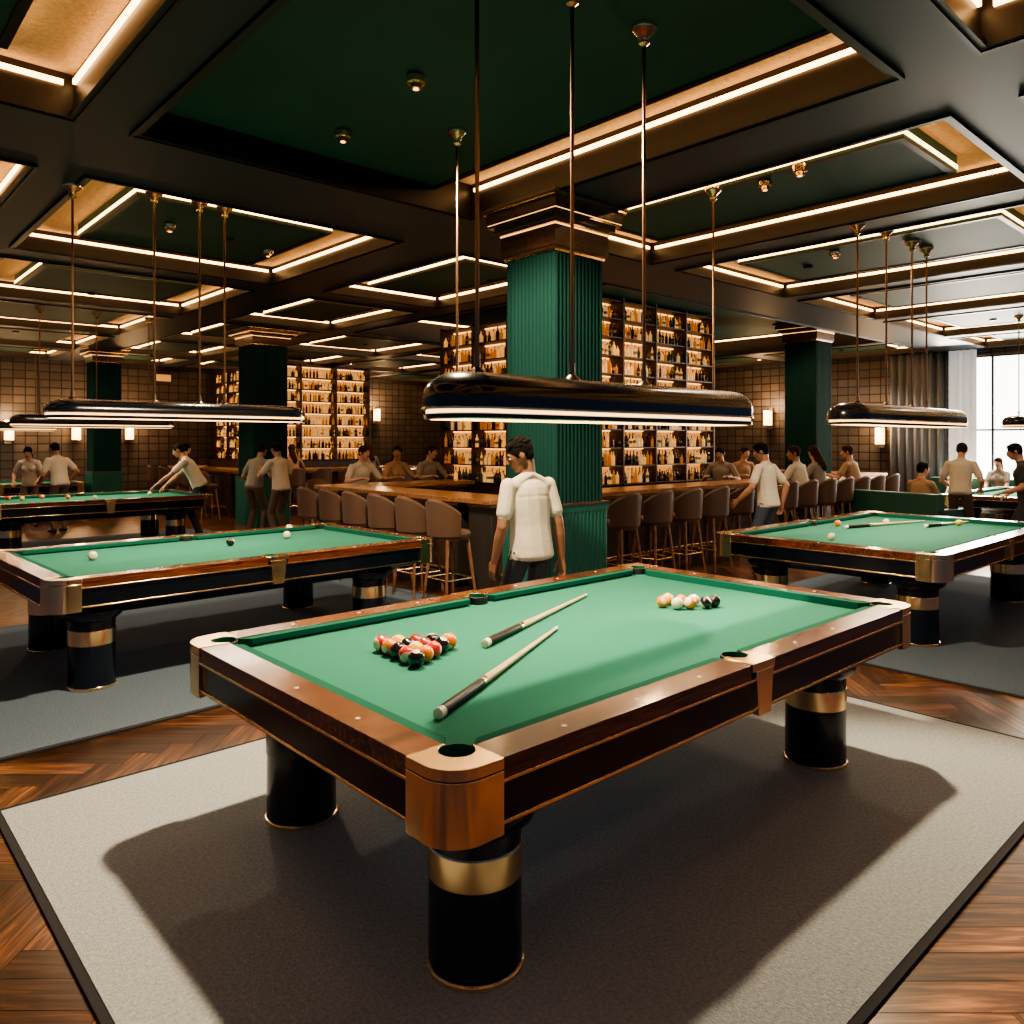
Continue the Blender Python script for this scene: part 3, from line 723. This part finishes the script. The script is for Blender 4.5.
    sm=ob.modifiers.new('s','SMOOTH'); sm.factor=.5; sm.iterations=4 if vox>.008 else 6
    dg=bpy.context.evaluated_depsgraph_get(); ev=ob.evaluated_get(dg); me2=bpy.data.meshes.new_from_object(ev)
    nv=len(me2.vertices); co=np.empty(nv*3); me2.vertices.foreach_get('co',co); co=co.reshape(-1,3)
    polys=[tuple(p.vertices) for p in me2.polygons]
    bpy.data.objects.remove(ob)
    cen=np.array([co[list(p)].mean(0) for p in polys]) if polys else np.zeros((0,3))
    best=np.full(len(cen),1e9); lab=np.zeros(len(cen),int)
    for l,a,ra,b,rb,R in body:
        a_=np.array(a);b_=np.array(b);d=b_-a_;dd=d@d
        tt=np.clip(((cen-a_)@d)/dd,0,1) if dd>1e-9 else np.zeros(len(cen))
        c=a_+tt[:,None]*d; rr=np.array(ra)*(1-tt[:,None])+np.array(rb)*tt[:,None]
        q=((cen-c)@np.array(R))/rr; val=(np.linalg.norm(q,axis=1)-1)*rr.min(1)
        if l==HAI: val-=.001
        if l==SHI: val-=.003
        k=val<best; best[k]=val[k]; lab[k]=l
    V2,F2,L2=hull(extra)
    allv=[tuple(x) for x in co]+V2; allf=polys+[tuple(i+nv for i in f) for f in F2]; ml=list(lab)+L2
    me3=bpy.data.meshes.new(name); me3.from_pydata(allv,[],allf)
    for x in (SK[skin],shirt,pants,SHOE,hair,LIP,EYEW,EYED): me3.materials.append(x)
    me3.polygons.foreach_set('material_index',[int(x) for x in ml]); me3.polygons.foreach_set('use_smooth',[True]*len(ml)); me3.update()
    o=bpy.data.objects.new(name,me3); COL.objects.link(o); o.location=(loc[0],loc[1],z); o.rotation_euler=(0,0,head); o.scale=(sc,sc,sc)
    return o
R_=math.radians
person('man_standing',(.135,5.55),R_(35),lean=5,hands=[(-.25,.08,.82),(.25,-.03,.80)],hy=62,hp=24,skin=2,shirt=SHM,pants=PJ,vox=.0055,sc=1.03,feet=[(-.13,.08,0),(.12,-.06,0)])
x,y=PX(768,10.1); person('man_standing',(x,y),R_(40),lean=6,hands=[(-.38,.20,.92),(.24,-.06,.86)],hy=30,hp=20,skin=1,shirt=SHW,pants=PB,vox=.010)
x,y=PX(196,13.3); person('man_leaning_over_table',(x,y),R_(100),pelvis=(0,-.05,.92),lean=30,hands=[(-.34,.58,.87),(.05,.50,.87)],hy=0,hp=25,skin=1,shirt=SHW,pants=PJ,feet=[(-.15,-.12,0),(.15,-.02,0)],palms=[(0,0,-1),(0,0,-1)],sc=1.04)
x,y=PX(60,14.3); person('man_standing',(x,y),R_(60),lean=14,hands=[(-.2,.3,.95),(.25,.12,.95)],hp=22,skin=1,shirt=SHW,pants=PT)
x,y=PX(30,15.3); person('woman_standing',(x,y),R_(200),lean=14,hands=[(-.2,.3,.95),(.25,.2,.95)],hp=22,skin=0,shirt=SHW,pants=PT,female=True,sc=.95)
x,y=PX(254,13.4); person('man_leaning',(x,y),R_(-20),lean=20,hands=[(-.25,.3,.95),(.3,.25,.92)],hp=20,skin=1,shirt=SHG,pants=PT)
x,y=PX(281,12.9); person('man_standing',(x,y),R_(55),lean=10,hands=[(-.15,.35,1.22),(.18,.33,1.18)],hp=18,skin=1,shirt=SHW,pants=PT)
def seated(px_uv,head,**k):
    d=dict(pelvis=(0,-.03,.88),lean=14,hands=[(-.22,.36,1.10),(.22,.38,1.10)],feet=[(-.10,.22,.30),(.12,.22,.30)],hp=6,palms=[(0,0,-1),(0,0,-1)])
    d.update(k); return person('person_seated',px_uv,head,**d)
for i,(hy_,sk,sh,fem) in {7:(40,1,SHW,0),8:(-35,0,SHG,1),10:(25,0,SHT,0)}.items():
    seated(W(7.0+.62*i,5.78),TH,hy=hy_,skin=sk,shirt=sh,female=bool(fem),hair=HBR)
person('bartender',PX(722,13.2),R_(150),lean=10,hands=[(-.2,.26,1.14),(.2,.26,1.14)],hp=15,skin=0,shirt=SHG,sc=.95)
person('bartender',PX(741,13.8),R_(200),lean=10,hands=[(-.2,.26,1.14),(.2,.26,1.14)],hp=10,skin=0,shirt=SHT,sc=.95,hair=HBR)
for i,(hy_,sk,sh,fem) in {1:(20,0,SHW,0),2:(-40,1,SHT,1),3:(30,0,SHG,0)}.items():
    seated(W(5.9+.66*i,10.75),TH+math.pi,hy=hy_,skin=sk,shirt=sh,female=bool(fem),hair=HBR)
for i,(hy_,sk,sh,fem) in {0:(20,0,SHG,0),1:(-40,1,SHT,1),4:(-20,1,SHG,1)}.items():
    seated(W(7.2+.65*i,15.55),TH,hy=hy_,skin=sk,shirt=sh,female=bool(fem),hair=HBR,vox=.018)
for i,(hy_,sk,sh,fem) in {2:(20,0,SHG,0)}.items():
    seated(W(6.35,16.5+.75*i),HL,hy=hy_,skin=sk,shirt=sh,female=bool(fem),vox=.018)
SOFA=mat('sofa_green',(.010,.075,.055),.6,sheen=.1)
def sofa(loc,rot,L=1.8):
    m=MB(); m.box(-L/2,L/2,-.42,.42,.12,.40,0)
    n=3
    for i in range(n): m.box(-L/2+.14+i*(L-.28)/n+.01,-L/2+.14+(i+1)*(L-.28)/n-.01,-.25,.43,.40,.50,0)
    m.box(-L/2,L/2,-.45,-.25,.12,.88,0); m.box(-L/2,-L/2+.14,-.42,.42,.12,.64,0); m.box(L/2-.14,L/2,-.42,.42,.12,.64,0)
    for sx in(1,-1):
        for sy in(1,-1): m.tube((sx*(L/2-.1),sy*.34,.13),(sx*(L/2-.08),sy*.36,0),.025,.015,8,1)
    return m.obj('sofa',[SOFA,BRASS],(loc[0],loc[1],0),rot,bevel=.04)
s1=sofa(PX(905,12.5),R_(-60),1.6); s2=sofa(W(18.2,5.3),TH+math.pi/2,2.2)
def sofap(loc,h,**k):
    return person('person_seated_on_sofa',loc,h,pelvis=(0,-.05,.60),lean=4,hands=[(-.14,.35,.66),(.14,.35,.66)],feet=[(-.12,.48,0),(.12,.5,0)],skin=k.get('skin',0),shirt=k.get('shirt',SHW),hair=k.get('hair',HB),hy=k.get('hy',0),female=k.get('female',False),palms=[(0,0,-1),(0,0,-1)],pants=PT,vox=.016)
sofap(PX(922,12.4),R_(-60),shirt=SHT,hy=-20); sofap(W(18.2,5.7),TH+math.pi/2,shirt=SHW); sofap(W(18.2,5.0),TH+math.pi/2,shirt=SHG,female=True,hair=HBR)
person('man_standing',PX(960,11.9),R_(-40),lean=12,hands=[(-.2,.3,.98),(.25,.2,.95)],hp=20,skin=0,shirt=SHW,pants=PT,hair=HBR)
person('man_standing',PX(1028,10.6),R_(60),lean=12,hands=[(-.2,.3,.98),(.25,.2,.95)],hp=20,skin=0,shirt=SHB,pants=PJ)

# ---------------------------------------------------------------- daylight and world
x,y=W(18.6,5.3); area('window_daylight',(x,y,2.2),(Vector(W(-1,-.2)+(-.35,))).to_track_quat('-Z','Y').to_euler(),1.8,3,550,(1,.88,.72))
w=bpy.data.worlds.new('World'); bpy.context.scene.world=w; w.use_nodes=True
bg=w.node_tree.nodes['Background']; bg.inputs[0].default_value=(.34,.60,1,1); bg.inputs[1].default_value=.25
try:
    bpy.context.scene.view_settings.look='AgX - Medium High Contrast'
except Exception as ex: print(ex)

cam=bpy.data.cameras.new('Camera'); co_=bpy.data.objects.new('Camera',cam); COL.objects.link(co_)
co_.location=(0,0,1.7); co_.rotation_euler=(math.pi/2,0,0); cam.sensor_width=36; cam.lens=775/1024*36; cam.shift_y=-72/1024; cam.clip_start=.05
bpy.context.scene.camera=co_
